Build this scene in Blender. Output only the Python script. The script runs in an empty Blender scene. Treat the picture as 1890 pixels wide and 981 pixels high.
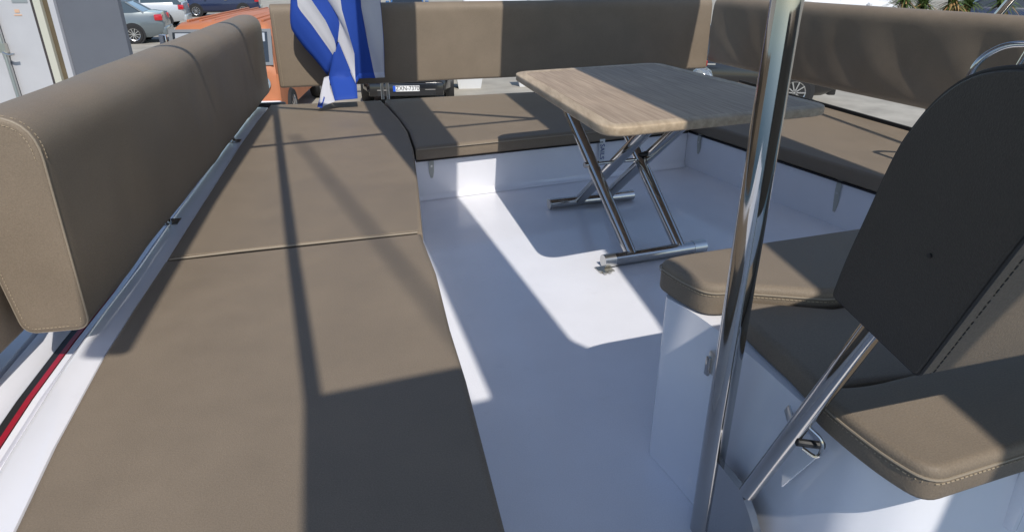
import bpy, bmesh, math, random
from mathutils import Vector, Matrix
random.seed(7)
sc = bpy.context.scene
R = math.radians
# ------------------------------------------------------------------ camera, sky, sun, exposure
cam_d = bpy.data.cameras.new('camera')
cam = bpy.data.objects.new('camera', cam_d)
sc.collection.objects.link(cam)
cam.location = (0, 0, 1.15)
cam.rotation_euler = (R(90 - 24.62), 0, 0)
cam_d.sensor_width = 36.0
cam_d.lens = 22.857
cam_d.clip_start = 0.05
cam_d.clip_end = 2000
sc.camera = cam

SUN = Vector((0.255, -0.785, 1.0)).normalized()          # towards the sun
world = bpy.data.worlds.new('World')
sc.world = world
world.use_nodes = True
wn = world.node_tree.nodes
bgn = wn['Background']
sky = wn.new('ShaderNodeTexSky')
sky.sky_type = 'NISHITA'
sky.sun_disc = False
sky.sun_elevation = math.asin(SUN.z)
sky.sun_rotation = math.atan2(SUN.x, SUN.y)
sky.air_density = 1.0
sky.dust_density = 0.6
sky.ozone_density = 1.2
world.node_tree.links.new(sky.outputs[0], bgn.inputs[0])
bgn.inputs[1].default_value = 0.14
sun_d = bpy.data.lights.new('sun', 'SUN')
sun_d.energy = 3.65
sun_d.angle = R(0.53)
sun_d.color = (1.0, 0.95, 0.87)
sun = bpy.data.objects.new('sun', sun_d)
sc.collection.objects.link(sun)
sun.rotation_euler = (-SUN).to_track_quat('-Z', 'Y').to_euler()
sc.view_settings.view_transform = 'Standard'
sc.view_settings.look = 'None'
sc.view_settings.exposure = 0.05
sc.view_settings.gamma = 1.0
sc.view_settings.use_curve_mapping = False
sc.cycles.max_bounces = 8
sc.cycles.glossy_bounces = 5
sc.cycles.caustics_reflective = False

# ------------------------------------------------------------------ materials
MAT = {}
def mat(name, col, rough=0.5, metal=0.0, coat=0.0, spec=0.5, var=0.0, vscale=6.0, bump=0.0, bscale=300.0,
        bump2=0.0, b2scale=8.0, trans=0.0, detail=3.0, sheen=0.0, rvar=0.0, fine=0.0, fscale=330.0, scuff=0.0):
    m = bpy.data.materials.new(name)
    m.use_nodes = True
    nt = m.node_tree
    n, l = nt.nodes, nt.links
    b = n['Principled BSDF']
    b.inputs['Base Color'].default_value = (*col, 1)
    b.inputs['Roughness'].default_value = rough
    b.inputs['Metallic'].default_value = metal
    b.inputs['Coat Weight'].default_value = coat
    b.inputs['Coat Roughness'].default_value = 0.08
    b.inputs['Specular IOR Level'].default_value = spec
    b.inputs['Transmission Weight'].default_value = trans
    b.inputs['Sheen Weight'].default_value = sheen
    tc = n.new('ShaderNodeTexCoord')
    if var > 0 or rvar > 0:
        t = n.new('ShaderNodeTexNoise')
        t.inputs['Scale'].default_value = vscale
        t.inputs['Detail'].default_value = detail
        t.inputs['Roughness'].default_value = 0.6
        l.new(tc.outputs['Object'], t.inputs['Vector'])
        if var > 0:
            r = n.new('ShaderNodeValToRGB')
            r.color_ramp.elements[0].position = 0.3
            r.color_ramp.elements[1].position = 0.7
            r.color_ramp.elements[0].color = (*[c * (1 - var) for c in col], 1)
            r.color_ramp.elements[1].color = (*[min(1, c * (1 + var)) for c in col], 1)
            l.new(t.outputs['Fac'], r.inputs['Fac'])
            src = r.outputs['Color']
            for amt, fs, lo, hi in ((fine, fscale, 0.3, 0.7), (scuff, 9.0, 0.60, 0.74)):
                if amt <= 0: continue
                tf = n.new('ShaderNodeTexNoise'); tf.inputs['Scale'].default_value = fs; tf.inputs['Detail'].default_value = 2.0 if fs > 50 else 9.0
                tf.inputs['Roughness'].default_value = 0.5 if fs > 50 else 0.72
                l.new(tc.outputs['Object'], tf.inputs['Vector'])
                mr2 = n.new('ShaderNodeMapRange'); mr2.inputs['From Min'].default_value = lo; mr2.inputs['From Max'].default_value = hi
                mr2.inputs['To Min'].default_value = 1.0 + (amt if fs > 50 else 0); mr2.inputs['To Max'].default_value = 1.0 - amt
                l.new(tf.outputs['Fac'], mr2.inputs['Value'])
                mm_ = n.new('ShaderNodeVectorMath'); mm_.operation = 'SCALE'
                l.new(src, mm_.inputs[0]); l.new(mr2.outputs['Result'], mm_.inputs['Scale'])
                src = mm_.outputs['Vector']
            l.new(src, b.inputs['Base Color'])
        if rvar > 0:
            mr = n.new('ShaderNodeMapRange')
            mr.inputs['From Min'].default_value = 0.3
            mr.inputs['From Max'].default_value = 0.7
            mr.inputs['To Min'].default_value = max(0.02, rough - rvar)
            mr.inputs['To Max'].default_value = rough + rvar
            l.new(t.outputs['Fac'], mr.inputs['Value'])
            l.new(mr.outputs['Result'], b.inputs['Roughness'])
    last = None
    for (st, s, dist) in ((bump2, b2scale, 0.02), (bump, bscale, 0.002)):
        if st > 0:
            t = n.new('ShaderNodeTexNoise')
            t.inputs['Scale'].default_value = s
            t.inputs['Detail'].default_value = 2.0
            l.new(tc.outputs['Object'], t.inputs['Vector'])
            bp = n.new('ShaderNodeBump')
            bp.inputs['Strength'].default_value = st
            bp.inputs['Distance'].default_value = dist
            l.new(t.outputs['Fac'], bp.inputs['Height'])
            if last: l.new(last.outputs['Normal'], bp.inputs['Normal'])
            last = bp
    if last: l.new(last.outputs['Normal'], b.inputs['Normal'])
    MAT[name] = m
    return m

mat('vinyl_dark', (0.056, 0.048, 0.040), 0.5, var=0.05, vscale=5, bump=0.35, bscale=420, spec=0.3, fine=0.12, scuff=0.1)  # darker vinyl tone for the end face of the helm backrest
mat('vinyl', (0.213, 0.170, 0.126), 0.55, var=0.07, vscale=5, bump=0.35, bscale=420, bump2=0.11, b2scale=4.5, spec=0.22, rvar=0.06, fine=0.10, scuff=0.05)
mat('vinyl_edge', (0.29, 0.24, 0.18), 0.5, bump=0.2, bscale=300)
mat('thread', (0.42, 0.34, 0.24), 0.7)
mat('thread_dark', (0.03, 0.027, 0.025), 0.7)
mat('seat_board', (0.012, 0.012, 0.016), 0.5)
mat('gelcoat', (0.80, 0.80, 0.84), 0.22, coat=0.5, var=0.03, vscale=3, rvar=0.06, scuff=0.06)
mat('nonskid', (0.80, 0.80, 0.84), 0.36, coat=0.35, var=0.04, vscale=2.5, fine=0.05, scuff=0.08, bump=0.25, bscale=260, detail=5)
mat('steel', (0.50, 0.49, 0.475), 0.075, metal=1.0, rvar=0.05, vscale=14, detail=8, bump2=0.05, b2scale=5)
mat('steel_satin', (0.62, 0.62, 0.6), 0.28, metal=1.0)
mat('zinc', (0.6, 0.58, 0.52), 0.35, metal=1.0)
mat('black_rubber', (0.012, 0.012, 0.013), 0.55)
mat('black_plastic', (0.02, 0.02, 0.022), 0.4)
mat('red_stripe', (0.34, 0.010, 0.025), 0.4)
mat('alu', (0.5, 0.51, 0.53), 0.35, metal=0.8)
mat('clear_tab', (0.42, 0.42, 0.38), 0.35)
mat('tag_white', (0.65, 0.66, 0.66), 0.4)
mat('ink_blue', (0.02, 0.05, 0.22), 0.5)
mat('concrete', (0.35, 0.325, 0.275), 0.9, var=0.22, vscale=1.3, bump=0.6, bscale=9, detail=12)
mat('container_white', (0.52, 0.52, 0.54), 0.5, var=0.04, vscale=2)
mat('container_grey', (0.135, 0.145, 0.17), 0.6, var=0.06, vscale=1.5)
mat('container_cream', (0.58, 0.57, 0.48), 0.55)
mat('gasket', (0.06, 0.05, 0.05), 0.6)
mat('wood_post', (0.13, 0.10, 0.06), 0.6, var=0.2, vscale=4)
mat('orange_print', (0.7, 0.45, 0.3), 0.6)
mat('flag_blue', (0.022, 0.085, 0.46), 0.75, bump=0.1, bscale=500)
mat('flag_white', (0.70, 0.70, 0.74), 0.75, bump=0.1, bscale=500)
mat('orange_paint', (0.50, 0.18, 0.08), 0.5, var=0.12, vscale=2.5, detail=6)
mat('faded_orange', (0.62, 0.24, 0.07), 0.6, var=0.15, vscale=3, detail=6)
mat('red_paint', (0.5, 0.07, 0.03), 0.45)
mat('chrome', (0.8, 0.8, 0.8), 0.08, metal=1.0)
mat('glass_dark', (0.02, 0.025, 0.03), 0.06, spec=0.8, coat=0.6)
mat('glass_teal', (0.035, 0.06, 0.075), 0.06, spec=0.8, coat=0.6)
mat('tyre', (0.015, 0.015, 0.016), 0.8)
mat('rim', (0.55, 0.56, 0.58), 0.25, metal=0.9)
mat('lamp_red', (0.5, 0.01, 0.02), 0.15, coat=0.8)
mat('lamp_clear', (0.75, 0.77, 0.8), 0.12, coat=0.8)
mat('silver_paint', (0.155, 0.185, 0.2), 0.3, metal=0.3, coat=0.8)
mat('pale_silver', (0.5, 0.52, 0.54), 0.32, metal=0.3, coat=0.8)
mat('black_paint', (0.008, 0.008, 0.01), 0.22, coat=0.8)
mat('navy_paint', (0.012, 0.02, 0.06), 0.25, coat=0.8)
mat('blue_paint', (0.03, 0.11, 0.28), 0.3, coat=0.8)
mat('white_paint', (0.75, 0.76, 0.78), 0.35, coat=0.5)
mat('grey_paint', (0.2, 0.21, 0.22), 0.35, coat=0.5)
mat('plate_white', (0.8, 0.8, 0.8), 0.4)
mat('plate_blue', (0.01, 0.09, 0.6), 0.4)
mat('plate_ink', (0.01, 0.01, 0.012), 0.5)
mat('pot_white', (0.72, 0.73, 0.74), 0.5)
mat('leaf', (0.075, 0.12, 0.03), 0.55, var=0.5, vscale=2.5)
mat('dry_leaf', (0.32, 0.19, 0.07), 0.7, var=0.3, vscale=2.5)
mat('bark', (0.13, 0.09, 0.06), 0.9, var=0.3, vscale=5)
mat('water', (0.02, 0.05, 0.06), 0.08, bump=0.4, bscale=2.0)
mat('hull', (0.72, 0.72, 0.74), 0.25, coat=0.4)
mat('roof_white', (0.68, 0.68, 0.70), 0.4)
mat('canvas', (0.10, 0.10, 0.12), 0.8)
mat('bottle_plastic', (0.55, 0.62, 0.68), 0.12, trans=0.75, coat=0.3)
mat('cap_red', (0.5, 0.01, 0.015), 0.35)
mat('cyan_print', (0.1, 0.45, 0.6), 0.5)

for nm in ('flag_blue', 'flag_white'):
    nt = MAT[nm].node_tree; pb_n = nt.nodes['Principled BSDF']; out_n = nt.nodes['Material Output']
    tr_n = nt.nodes.new('ShaderNodeBsdfTranslucent'); tr_n.inputs['Color'].default_value = pb_n.inputs['Base Color'].default_value
    mx_n = nt.nodes.new('ShaderNodeMixShader'); mx_n.inputs[0].default_value = 0.3
    nt.links.new(pb_n.outputs[0], mx_n.inputs[1]); nt.links.new(tr_n.outputs[0], mx_n.inputs[2]); nt.links.new(mx_n.outputs[0], out_n.inputs['Surface'])

def wood(name, c0, c1, scale=(55, 2.2, 30)):
    m = bpy.data.materials.new(name)
    m.use_nodes = True
    nt = m.node_tree; n, l = nt.nodes, nt.links
    b = n['Principled BSDF']
    tc = n.new('ShaderNodeTexCoord')
    mp = n.new('ShaderNodeMapping'); mp.inputs['Scale'].default_value = scale
    t = n.new('ShaderNodeTexNoise'); t.inputs['Scale'].default_value = 1.0; t.inputs['Detail'].default_value = 5; t.inputs['Roughness'].default_value = 0.65
    t2 = n.new('ShaderNodeTexNoise'); t2.inputs['Scale'].default_value = 3.0
    r = n.new('ShaderNodeValToRGB')
    r.color_ramp.elements[0].position = 0.33; r.color_ramp.elements[1].position = 0.68
    r.color_ramp.elements[0].color = (*c0, 1); r.color_ramp.elements[1].color = (*c1, 1)
    mx = n.new('ShaderNodeMixRGB'); mx.blend_type = 'MULTIPLY'; mx.inputs[0].default_value = 0.35
    l.new(tc.outputs['Object'], mp.inputs['Vector']); l.new(mp.outputs[0], t.inputs['Vector'])
    l.new(tc.outputs['Object'], t2.inputs['Vector'])
    l.new(t.outputs['Fac'], r.inputs['Fac'])
    l.new(r.outputs[0], mx.inputs[1]); l.new(t2.outputs['Fac'], mx.inputs[2])
    l.new(mx.outputs[0], b.inputs['Base Color'])
    b.inputs['Roughness'].default_value = 0.6
    bp = n.new('ShaderNodeBump'); bp.inputs['Strength'].default_value = 0.25; bp.inputs['Distance'].default_value = 0.002
    l.new(t.outputs['Fac'], bp.inputs['Height']); l.new(bp.outputs[0], b.inputs['Normal'])
    MAT[name] = m
wood('teak', (0.33, 0.235, 0.160), (0.55, 0.42, 0.30), (95, 3.0, 60))
wood('teak_edge', (0.42, 0.315, 0.21), (0.62, 0.49, 0.34), (40, 5, 40))

# ------------------------------------------------------------------ helpers
COL = sc.collection
def link(name, bm, m, parent=None, smooth=True, angle=35):
    me = bpy.data.meshes.new(name)
    bmesh.ops.recalc_face_normals(bm, faces=bm.faces)
    bm.to_mesh(me); bm.free()
    for mm in (m if isinstance(m, (list, tuple)) else [m]): me.materials.append(MAT[mm])
    if smooth:
        me.polygons.foreach_set('use_smooth', [True] * len(me.polygons))
        try: me.set_sharp_from_angle(angle=R(angle))
        except Exception: pass
    o = bpy.data.objects.new(name, me)
    COL.objects.link(o)
    if parent: o.parent = parent
    return o
def tag(o, label=None, cat=None, group=None, kind=None):
    if label: o['label'] = label
    if cat: o['category'] = cat
    if group: o['group'] = group
    if kind: o['kind'] = kind
    return o
def empty(name, loc=(0, 0, 0), rz=0.0):
    o = bpy.data.objects.new(name, None)
    o.empty_display_size = 0.1
    o.location = loc; o.rotation_euler = (0, 0, rz)
    COL.objects.link(o)
    return o
def box(bm, a, b, rot=None, bev=0.0, seg=2):
    c = [(a[i] + b[i]) / 2 for i in range(3)]
    s = [abs(b[i] - a[i]) for i in range(3)]
    r = bmesh.ops.create_cube(bm, size=1.0)
    vs = r['verts']
    for v in vs: v.co = Vector((v.co.x * s[0], v.co.y * s[1], v.co.z * s[2]))
    if bev > 0:
        es = list({e for v in vs for e in v.link_edges})
        rr = bmesh.ops.bevel(bm, geom=es, offset=bev, segments=seg, affect='EDGES', profile=0.5)
        vs = list({v for f in rr['faces'] for v in f.verts} | {v for v in vs if v.is_valid})
    M = Matrix.Translation(c) @ (rot.to_4x4() if rot else Matrix())
    for v in vs: v.co = M @ v.co
    return vs
def newbox(name, a, b, m, parent=None, rot=None, bev=0.0):
    bm = bmesh.new(); box(bm, a, b, rot, bev)
    return link(name, bm, m, parent)
def tube_bm(bm, pts, r, n=16, caps=True):
    pts = [Vector(p) for p in pts]
    rs = r if isinstance(r, (list, tuple)) else [r] * len(pts)
    prev = None; rings = []
    for i, p in enumerate(pts):
        d = (pts[min(i + 1, len(pts) - 1)] - pts[max(i - 1, 0)]).normalized()
        if prev is None:
            u = d.orthogonal().normalized()
        else:
            u = (prev - d * prev.dot(d)).normalized()
        prev = u; w = d.cross(u)
        rings.append([bm.verts.new(p + (u * math.cos(2 * math.pi * k / n) + w * math.sin(2 * math.pi * k / n)) * rs[i]) for k in range(n)])
    for a, b in zip(rings, rings[1:]):
        for k in range(n):
            bm.faces.new((a[k], a[(k + 1) % n], b[(k + 1) % n], b[k]))
    if caps:
        bm.faces.new(rings[0][::-1]); bm.faces.new(rings[-1])
def tube(name, pts, r, m, parent=None, n=16):
    bm = bmesh.new(); tube_bm(bm, pts, r, n)
    return link(name, bm, m, parent)
def arc_path(pts, rad, seg=6):
    """polyline with rounded corners (3-D)"""
    pts = [Vector(p) for p in pts]; out = [pts[0]]
    for a, b, c in zip(pts, pts[1:], pts[2:]):
        d1 = (a - b).normalized(); d2 = (c - b).normalized()
        t = min(rad, (a - b).length * 0.45, (c - b).length * 0.45)
        p1 = b + d1 * t; p2 = b + d2 * t
        for k in range(seg + 1):
            u = k / seg
            out.append(p1 * (1 - u) ** 2 + b * 2 * u * (1 - u) + p2 * u ** 2)
    out.append(pts[-1])
    return out
def round_poly(pts, rads, seg=6):
    n = len(pts); out = []
    if not isinstance(rads, (list, tuple)): rads = [rads] * n
    for i in range(n):
        a, b, c = Vector(pts[i - 1]), Vector(pts[i]), Vector(pts[(i + 1) % n])
        r = rads[i]
        if r <= 0: out.append(b); continue
        d1 = (a - b).normalized(); d2 = (c - b).normalized()
        t = min(r, (a - b).length * 0.49, (c - b).length * 0.49)
        p1 = b + d1 * t; p2 = b + d2 * t
        for k in range(seg + 1):
            u = k / seg
            out.append(p1 * (1 - u) ** 2 + b * 2 * u * (1 - u) + p2 * u ** 2)
    return out
def area2(p): return sum(p[i - 1].x * p[i].y - p[i].x * p[i - 1].y for i in range(len(p)))
def inset(p, d):
    n = len(p); out = []
    s = 1 if area2(p) > 0 else -1
    for i in range(n):
        a, b, c = p[i - 1], p[i], p[(i + 1) % n]
        e1 = (b - a).normalized(); e2 = (c - b).normalized()
        n1 = Vector((-e1.y, e1.x)) * s; n2 = Vector((-e2.y, e2.x)) * s
        m = n1 + n2
        if m.length < 1e-6: m = n1
        m.normalize()
        k = max(0.5, m.dot(n1))
        out.append(b + m * (d / k))
    return out
def slab(name, pts, z0, z1, r, m, parent=None, rad=0.03, seg=4, rbot=None, puff=0.0):
    """upholstered slab on a plan outline with rounded top edges"""
    p = round_poly([Vector(q[:2]) for q in pts], rad)
    rb = r * 0.6 if rbot is None else rbot
    prof = [(rb + 0.01, z0), (rb, z0)]
    for k in range(1, seg + 1):
        a = math.pi / 2 * k / seg
        prof.append((rb * (1 - math.sin(a)), z0 + rb * (1 - math.cos(a))))
    for k in range(seg + 1):
        a = math.pi / 2 * k / seg
        prof.append((r * (1 - math.cos(a)), z1 - r + r * math.sin(a)))
    prof.append((r + 0.004, z1 + puff * 0.3))
    bm = bmesh.new(); rings = []
    for d, z in prof:
        q = inset(p, d)
        rings.append([bm.verts.new((v.x, v.y, z)) for v in q])
    n = len(p)
    for a, b in zip(rings, rings[1:]):
        for k in range(n): bm.faces.new((a[k], a[(k + 1) % n], b[(k + 1) % n], b[k]))
    bm.faces.new(rings[0]); bm.faces.new(rings[-1])
    return link(name, bm, m, parent, angle=60)
def bolster(name, prof, org, along, across, length, m, parent=None, r=0.012, rings_n=10, wob=0.0, bow=0.0, wrinkle=None):
    """upholstered backrest: profile (s, z) swept along a length with soft end edges"""
    org, along, across = Vector(org), Vector(along).normalized(), Vector(across).normalized()
    p = []
    for i, q in enumerate(prof):                       # split the long straight runs so that the cloth can buckle
        q = Vector(q); nx_ = Vector(prof[(i + 1) % len(prof)]); k_ = max(1, int((nx_ - q).length / 0.03)) if wrinkle else 1
        for j in range(k_): p.append(q.lerp(nx_, j / k_))
    st = [(0.0, r + 0.015), (0.0, r)]
    for k in range(1, 5):
        a = math.pi / 2 * k / 4; st.append((r * (1 - math.cos(a)), r * (1 - math.sin(a))))
    for k in range(1, rings_n): st.append((r + (length - 2 * r) * k / rings_n, 0.0))
    for k in range(4, 0, -1):
        a = math.pi / 2 * k / 4; st.append((length - r * (1 - math.cos(a)), r * (1 - math.sin(a))))
    st += [(length, r), (length, r + 0.015)]
    bm = bmesh.new(); rings = []
    for l_, d in st:
        q = inset(p, d) if d > 1e-6 else p
        ring = []
        for v in q:
            s, z = v
            w = wob * math.sin(l_ * 7.3 + z * 9) * math.sin(l_ * 2.9)
            if wrinkle and s < 0.07: w += wrinkle(l_, z)
            pos = org + along * l_ + across * (s + w + bow * 4 * (l_ / length) * (1 - l_ / length))
            ring.append(bm.verts.new((pos.x, pos.y, pos.z + z)))
        rings.append(ring)
    n = len(p)
    for a, b in zip(rings, rings[1:]):
        for k in range(n): bm.faces.new((a[k], a[(k + 1) % n], b[(k + 1) % n], b[k]))
    bm.faces.new(rings[0]); bm.faces.new(rings[-1])
    return link(name, bm, m, parent, angle=60)
def stitches(name, path, parent, m='thread', step=0.009, ln=0.006, w=0.0009):
    """a run of single stitches along a path"""
    pts = [Vector(p) for p in path]
    bm = bmesh.new(); carry = 0.0
    for a, b in zip(pts, pts[1:]):
        L = (b - a).length; d = (b - a).normalized(); t = carry
        while t < L:
            p = a + d * t; q = a + d * min(L, t + ln)
            u = d.orthogonal().normalized() * w; v = d.cross(u)
            r0 = [bm.verts.new(p + x) for x in (u, v, -u, -v)]; r1 = [bm.verts.new(q + x) for x in (u, v, -u, -v)]
            for k in range(4): bm.faces.new((r0[k], r0[(k + 1) % 4], r1[(k + 1) % 4], r1[k]))
            t += step
        carry = t - L
    o = link(name, bm, m, parent); o['kind'] = 'stuff'
    return o
def prism(name, pts, z0, z1, m, parent=None, rad=0.0, bev=0.0):
    p = round_poly([Vector(q[:2]) for q in pts], rad) if rad else [Vector(q[:2]) for q in pts]
    bm = bmesh.new()
    a = [bm.verts.new((v.x, v.y, z0)) for v in p]
    b = [bm.verts.new((v.x, v.y, z1)) for v in p]
    n = len(p)
    for k in range(n): bm.faces.new((a[k], a[(k + 1) % n], b[(k + 1) % n], b[k]))
    bm.faces.new(a[::-1]); tf = bm.faces.new(b)
    if bev:
        bmesh.ops.bevel(bm, geom=list(tf.edges), offset=bev, segments=3, affect='EDGES')
    return link(name, bm, m, parent)
def text_mesh(name, s, size, m, parent, M, ext=0.0006):
    cu = bpy.data.curves.new(name, 'FONT'); cu.body = s; cu.size = size; cu.extrude = ext
    cu.align_x = 'CENTER'; cu.align_y = 'CENTER'
    to = bpy.data.objects.new(name, cu); COL.objects.link(to)
    dg = bpy.context.evaluated_depsgraph_get()
    me = bpy.data.meshes.new_from_object(to.evaluated_get(dg))
    bpy.data.objects.remove(to)
    me.materials.clear(); me.materials.append(MAT[m])
    me.transform(M)
    o = bpy.data.objects.new(name, me); COL.objects.link(o); o.parent = parent
    return o
def head(deg): return Vector((math.sin(R(deg)), math.cos(R(deg)), 0))

# ================================================================== SETTING
GZ = -1.45
bm = bmesh.new()
q0 = [bm.verts.new((x, y, GZ)) for x, y in ((-900, -6.0), (-14.0, 6.2), (60, 6.2), (900, 6.2), (900, 1500), (-900, 1500))]
bm.faces.new(q0)
q1 = [bm.verts.new((x, y, GZ - 2.5)) for x, y in ((-900, -6.0), (-14.0, 6.2), (60, 6.2), (900, 6.2))]
for k in range(3): bm.faces.new((q0[k], q0[k + 1], q1[k + 1], q1[k]))
tag(link('quay_ground', bm, 'concrete', smooth=False), kind='structure')
bm = bmesh.new()
bm.faces.new([bm.verts.new((x, y, GZ - 0.75)) for x, y in ((-900, -900), (900, -900), (900, 30), (-900, 30))])
tag(link('water', bm, 'water'), kind='structure')

# boat mouldings
LE = [(-0.70, -1.2), (-0.74, 0.2), (-0.831, 0.797), (-0.903, 1.022), (-0.99, 1.338), (-1.05, 1.603), (-1.11, 1.907), (-1.20, 2.297), (-1.31, 2.8), (-1.435, 3.356), (-1.555, 3.95), (-1.665, 4.50)]
RE_ = [(-0.508, 3.334), (-0.405, 2.70), (-0.315, 2.14), (-0.234, 1.816), (-0.163, 1.482), (-0.105, 1.246), (-0.066, 1.063), (-0.009, 0.797), (0.10, 0.2), (0.2, -1.2)]
deck = prism('deck', [(-1.2, -1.6), (2.3, -1.6), (2.75, 2.6), (2.1, 5.65), (-1.75, 4.66), (-1.3, 2.4)], -0.06, 0.0, 'nonskid')
tag(deck, kind='structure')
prism('seat_base', [(q[0] + 0.02, q[1]) for q in LE] + [(-0.93, 4.62)] + [(q[0] - 0.015, q[1]) for q in RE_], -0.004, 0.222, 'gelcoat', deck)
prism('seat_base', [(-0.528, 3.36), (-0.30, 3.452), (0.457, 3.757), (1.095, 4.035), (1.85, 5.50), (-0.915, 4.65)], -0.004, 0.219, 'gelcoat', deck)
prism('seat_base', [(1.10, 4.045), (1.665, 2.80), (1.70, 2.62), (2.50, 2.62), (2.30, 3.7), (2.12, 4.44), (1.86, 5.50)], -0.004, 0.216, 'gelcoat', deck)

# cove where the seat bases meet the floor
def cove(name, path, r, side):
    pts = [Vector(p) for p in path]; bm = bmesh.new(); rings = []
    for i, p in enumerate(pts):
        d = (pts[min(i + 1, len(pts) - 1)] - pts[max(i - 1, 0)]).normalized()
        nrm = Vector((-d.y, d.x)) * side
        ring = []
        for k in range(6):
            a = math.pi / 2 * k / 5
            q = p + nrm * (r * (1 - math.sin(a)))
            ring.append(bm.verts.new((q.x, q.y, 0.002 + r * (1 - math.cos(a)))))
        rings.append(ring)
    for a, b in zip(rings, rings[1:]):
        for k in range(5): bm.faces.new((a[k], a[k + 1], b[k + 1], b[k]))
    return link(name, bm, 'gelcoat', deck)
cove('cove', [(q[0] - 0.015, q[1]) for q in RE_], 0.03, 1)
cove('cove', [(-0.528, 3.36), (-0.30, 3.452), (0.457, 3.757), (1.095, 4.035)], 0.03, -1)
cove('cove', [(1.10, 4.045), (1.665, 2.80)], 0.03, 1)

# left coaming and rub rail: stepped mouldings swept along the side
def sweep_strip(name, prof, m, parent, path=LE):
    pts = [Vector(p) for p in path]; bm = bmesh.new(); rings = []
    for i, p in enumerate(pts):
        d = (pts[min(i + 1, len(pts) - 1)] - pts[max(i - 1, 0)]).normalized()
        nrm = Vector((-d.y, d.x))
        rings.append([bm.verts.new((p.x + nrm.x * s, p.y + nrm.y * s, z)) for s, z in prof])
    n = len(prof)
    for a, b in zip(rings, rings[1:]):
        for k in range(n): bm.faces.new((a[k], a[(k + 1) % n], b[(k + 1) % n], b[k]))
    bm.faces.new(rings[0]); bm.faces.new(rings[-1])
    return link(name, bm, m, parent, angle=40)
sweep_strip('coaming', [(0.004, 0.10), (0.004, 0.272), (0.010, 0.280), (0.075, 0.285), (0.088, 0.278), (0.125, 0.20), (0.128, 0.10)], 'gelcoat', deck)
sweep_strip('side_deck', [(0.130, 0.10), (0.130, 0.195), (0.150, 0.198), (0.152, 0.190), (0.158, 0.190), (0.160, 0.200), (0.174, 0.202), (0.174, 0.10)], 'gelcoat', deck)
sweep_strip('red_stripe', [(0.176, 0.10), (0.176, 0.205), (0.188, 0.206), (0.188, 0.10)], 'red_stripe', deck)
sweep_strip('rubber_strip', [(0.189, 0.10), (0.189, 0.203), (0.208, 0.203), (0.208, 0.10)], 'black_rubber', deck)
sweep_strip('rub_rail', [(0.209, 0.10), (0.209, 0.203), (0.232, 0.230), (0.258, 0.236), (0.262, 0.212), (0.270, 0.212), (0.275, 0.236), (0.320, 0.24), (0.345, 0.19), (0.36, 0.10)], 'gelcoat', deck)
sweep_strip('rail_track', [(0.362, 0.10), (0.362, 0.20), (0.38, 0.205), (0.40, 0.16), (0.40, 0.10)], 'alu', deck)
sweep_strip('hull_side', [(0.02, -2.4), (0.02, 0.095), (0.39, 0.095), (0.20, -2.4)], 'hull', deck)
# aft edge and right coaming
prism('coaming', [(-1.80, 4.60), (-1.70, 4.53), (-0.90, 4.72), (0.06, 5.01), (1.86, 5.56), (2.13, 4.46), (2.33, 3.70), (2.52, 2.60), (2.66, 2.60), (2.44, 3.8), (2.22, 4.6), (1.93, 5.70), (-1.78, 4.70)], 0.05, 0.205, 'gelcoat', deck)
prism('hull_side', [(-1.75, 4.60), (1.92, 5.66), (2.60, 2.6), (2.3, -1.6), (-1.0, -1.6), (-1.1, 1.5)], -2.4, -0.065, 'hull', deck)
# corner cap with dark rubber at the aft left corner
newbox('corner_rubber', (-1.80, 4.60, 0.245), (-1.60, 4.68, 0.285), 'black_rubber', deck, Matrix.Rotation(R(14), 3, 'Z'), 0.012)

# ================================================================== CUSHIONS
cl = LE[1:]
seamL, seamR = Vector((-1.113, 1.905)), Vector((-0.317, 2.147))
near_poly = [(q[0], q[1]) for q in LE if q[1] < 1.9 and q[1] > 0] + [(-1.112, 1.897), (-0.322, 2.138)] + [q for q in RE_ if 0 < q[1] < 2.0]
far_poly = [(-1.114, 1.913), (-1.20, 2.297), (-1.31, 2.8), (-1.435, 3.356), (-1.555, 3.95), (-1.655, 4.50), (-1.29, 4.57), (-0.925, 4.67), (-0.70, 4.05), (-0.60, 3.72), (-0.513, 3.33), (-0.405, 2.70), (-0.318, 2.154)]
def orient(p): return p
c1 = slab('seat_cushion', near_poly, 0.225, 0.30, 0.016, 'vinyl', rad=0)
tag(c1, 'long brown cushion on the left bench nearest the viewer, half in shadow', 'cushion')
c2 = slab('seat_cushion', far_poly, 0.225, 0.30, 0.016, 'vinyl', rad=0)
tag(c2, 'brown cushion on the left bench beyond the seam, under the flag', 'cushion')
c3 = slab('seat_cushion', [(-0.503, 3.337), (0.457, 3.735), (1.09, 4.01), (1.84, 5.50), (0.061, 4.985), (-0.905, 4.695), (-0.69, 4.05), (-0.59, 3.72)], 0.225, 0.30, 0.018, 'vinyl', rad=0)
tag(c3, 'brown cushion along the back bench, left of and behind the table', 'cushion')
c4 = slab('seat_cushion', [(1.105, 4.03), (1.655, 2.79), (1.69, 2.70), (2.42, 2.70), (2.29, 3.70), (2.11, 4.44), (1.855, 5.49)], 0.225, 0.30, 0.018, 'vinyl', rad=[0,0.05,0.05,0.05,0,0,0])
tag(c4, 'brown cushion on the right bench behind the steel pole and table', 'cushion')
prism('base_board', [(-0.505, 3.337), (0.457, 3.732), (1.09, 4.007), (1.2, 4.5), (-0.6, 4.0)], 0.2195, 0.2245, 'seat_board', c3)
prism('base_board', [(1.10, 4.03), (1.653, 2.786), (1.70, 2.68), (2.43, 2.68), (2.30, 3.70), (2.12, 4.45), (1.87, 5.50)], 0.2165, 0.2245, 'seat_board', c4)
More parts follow.
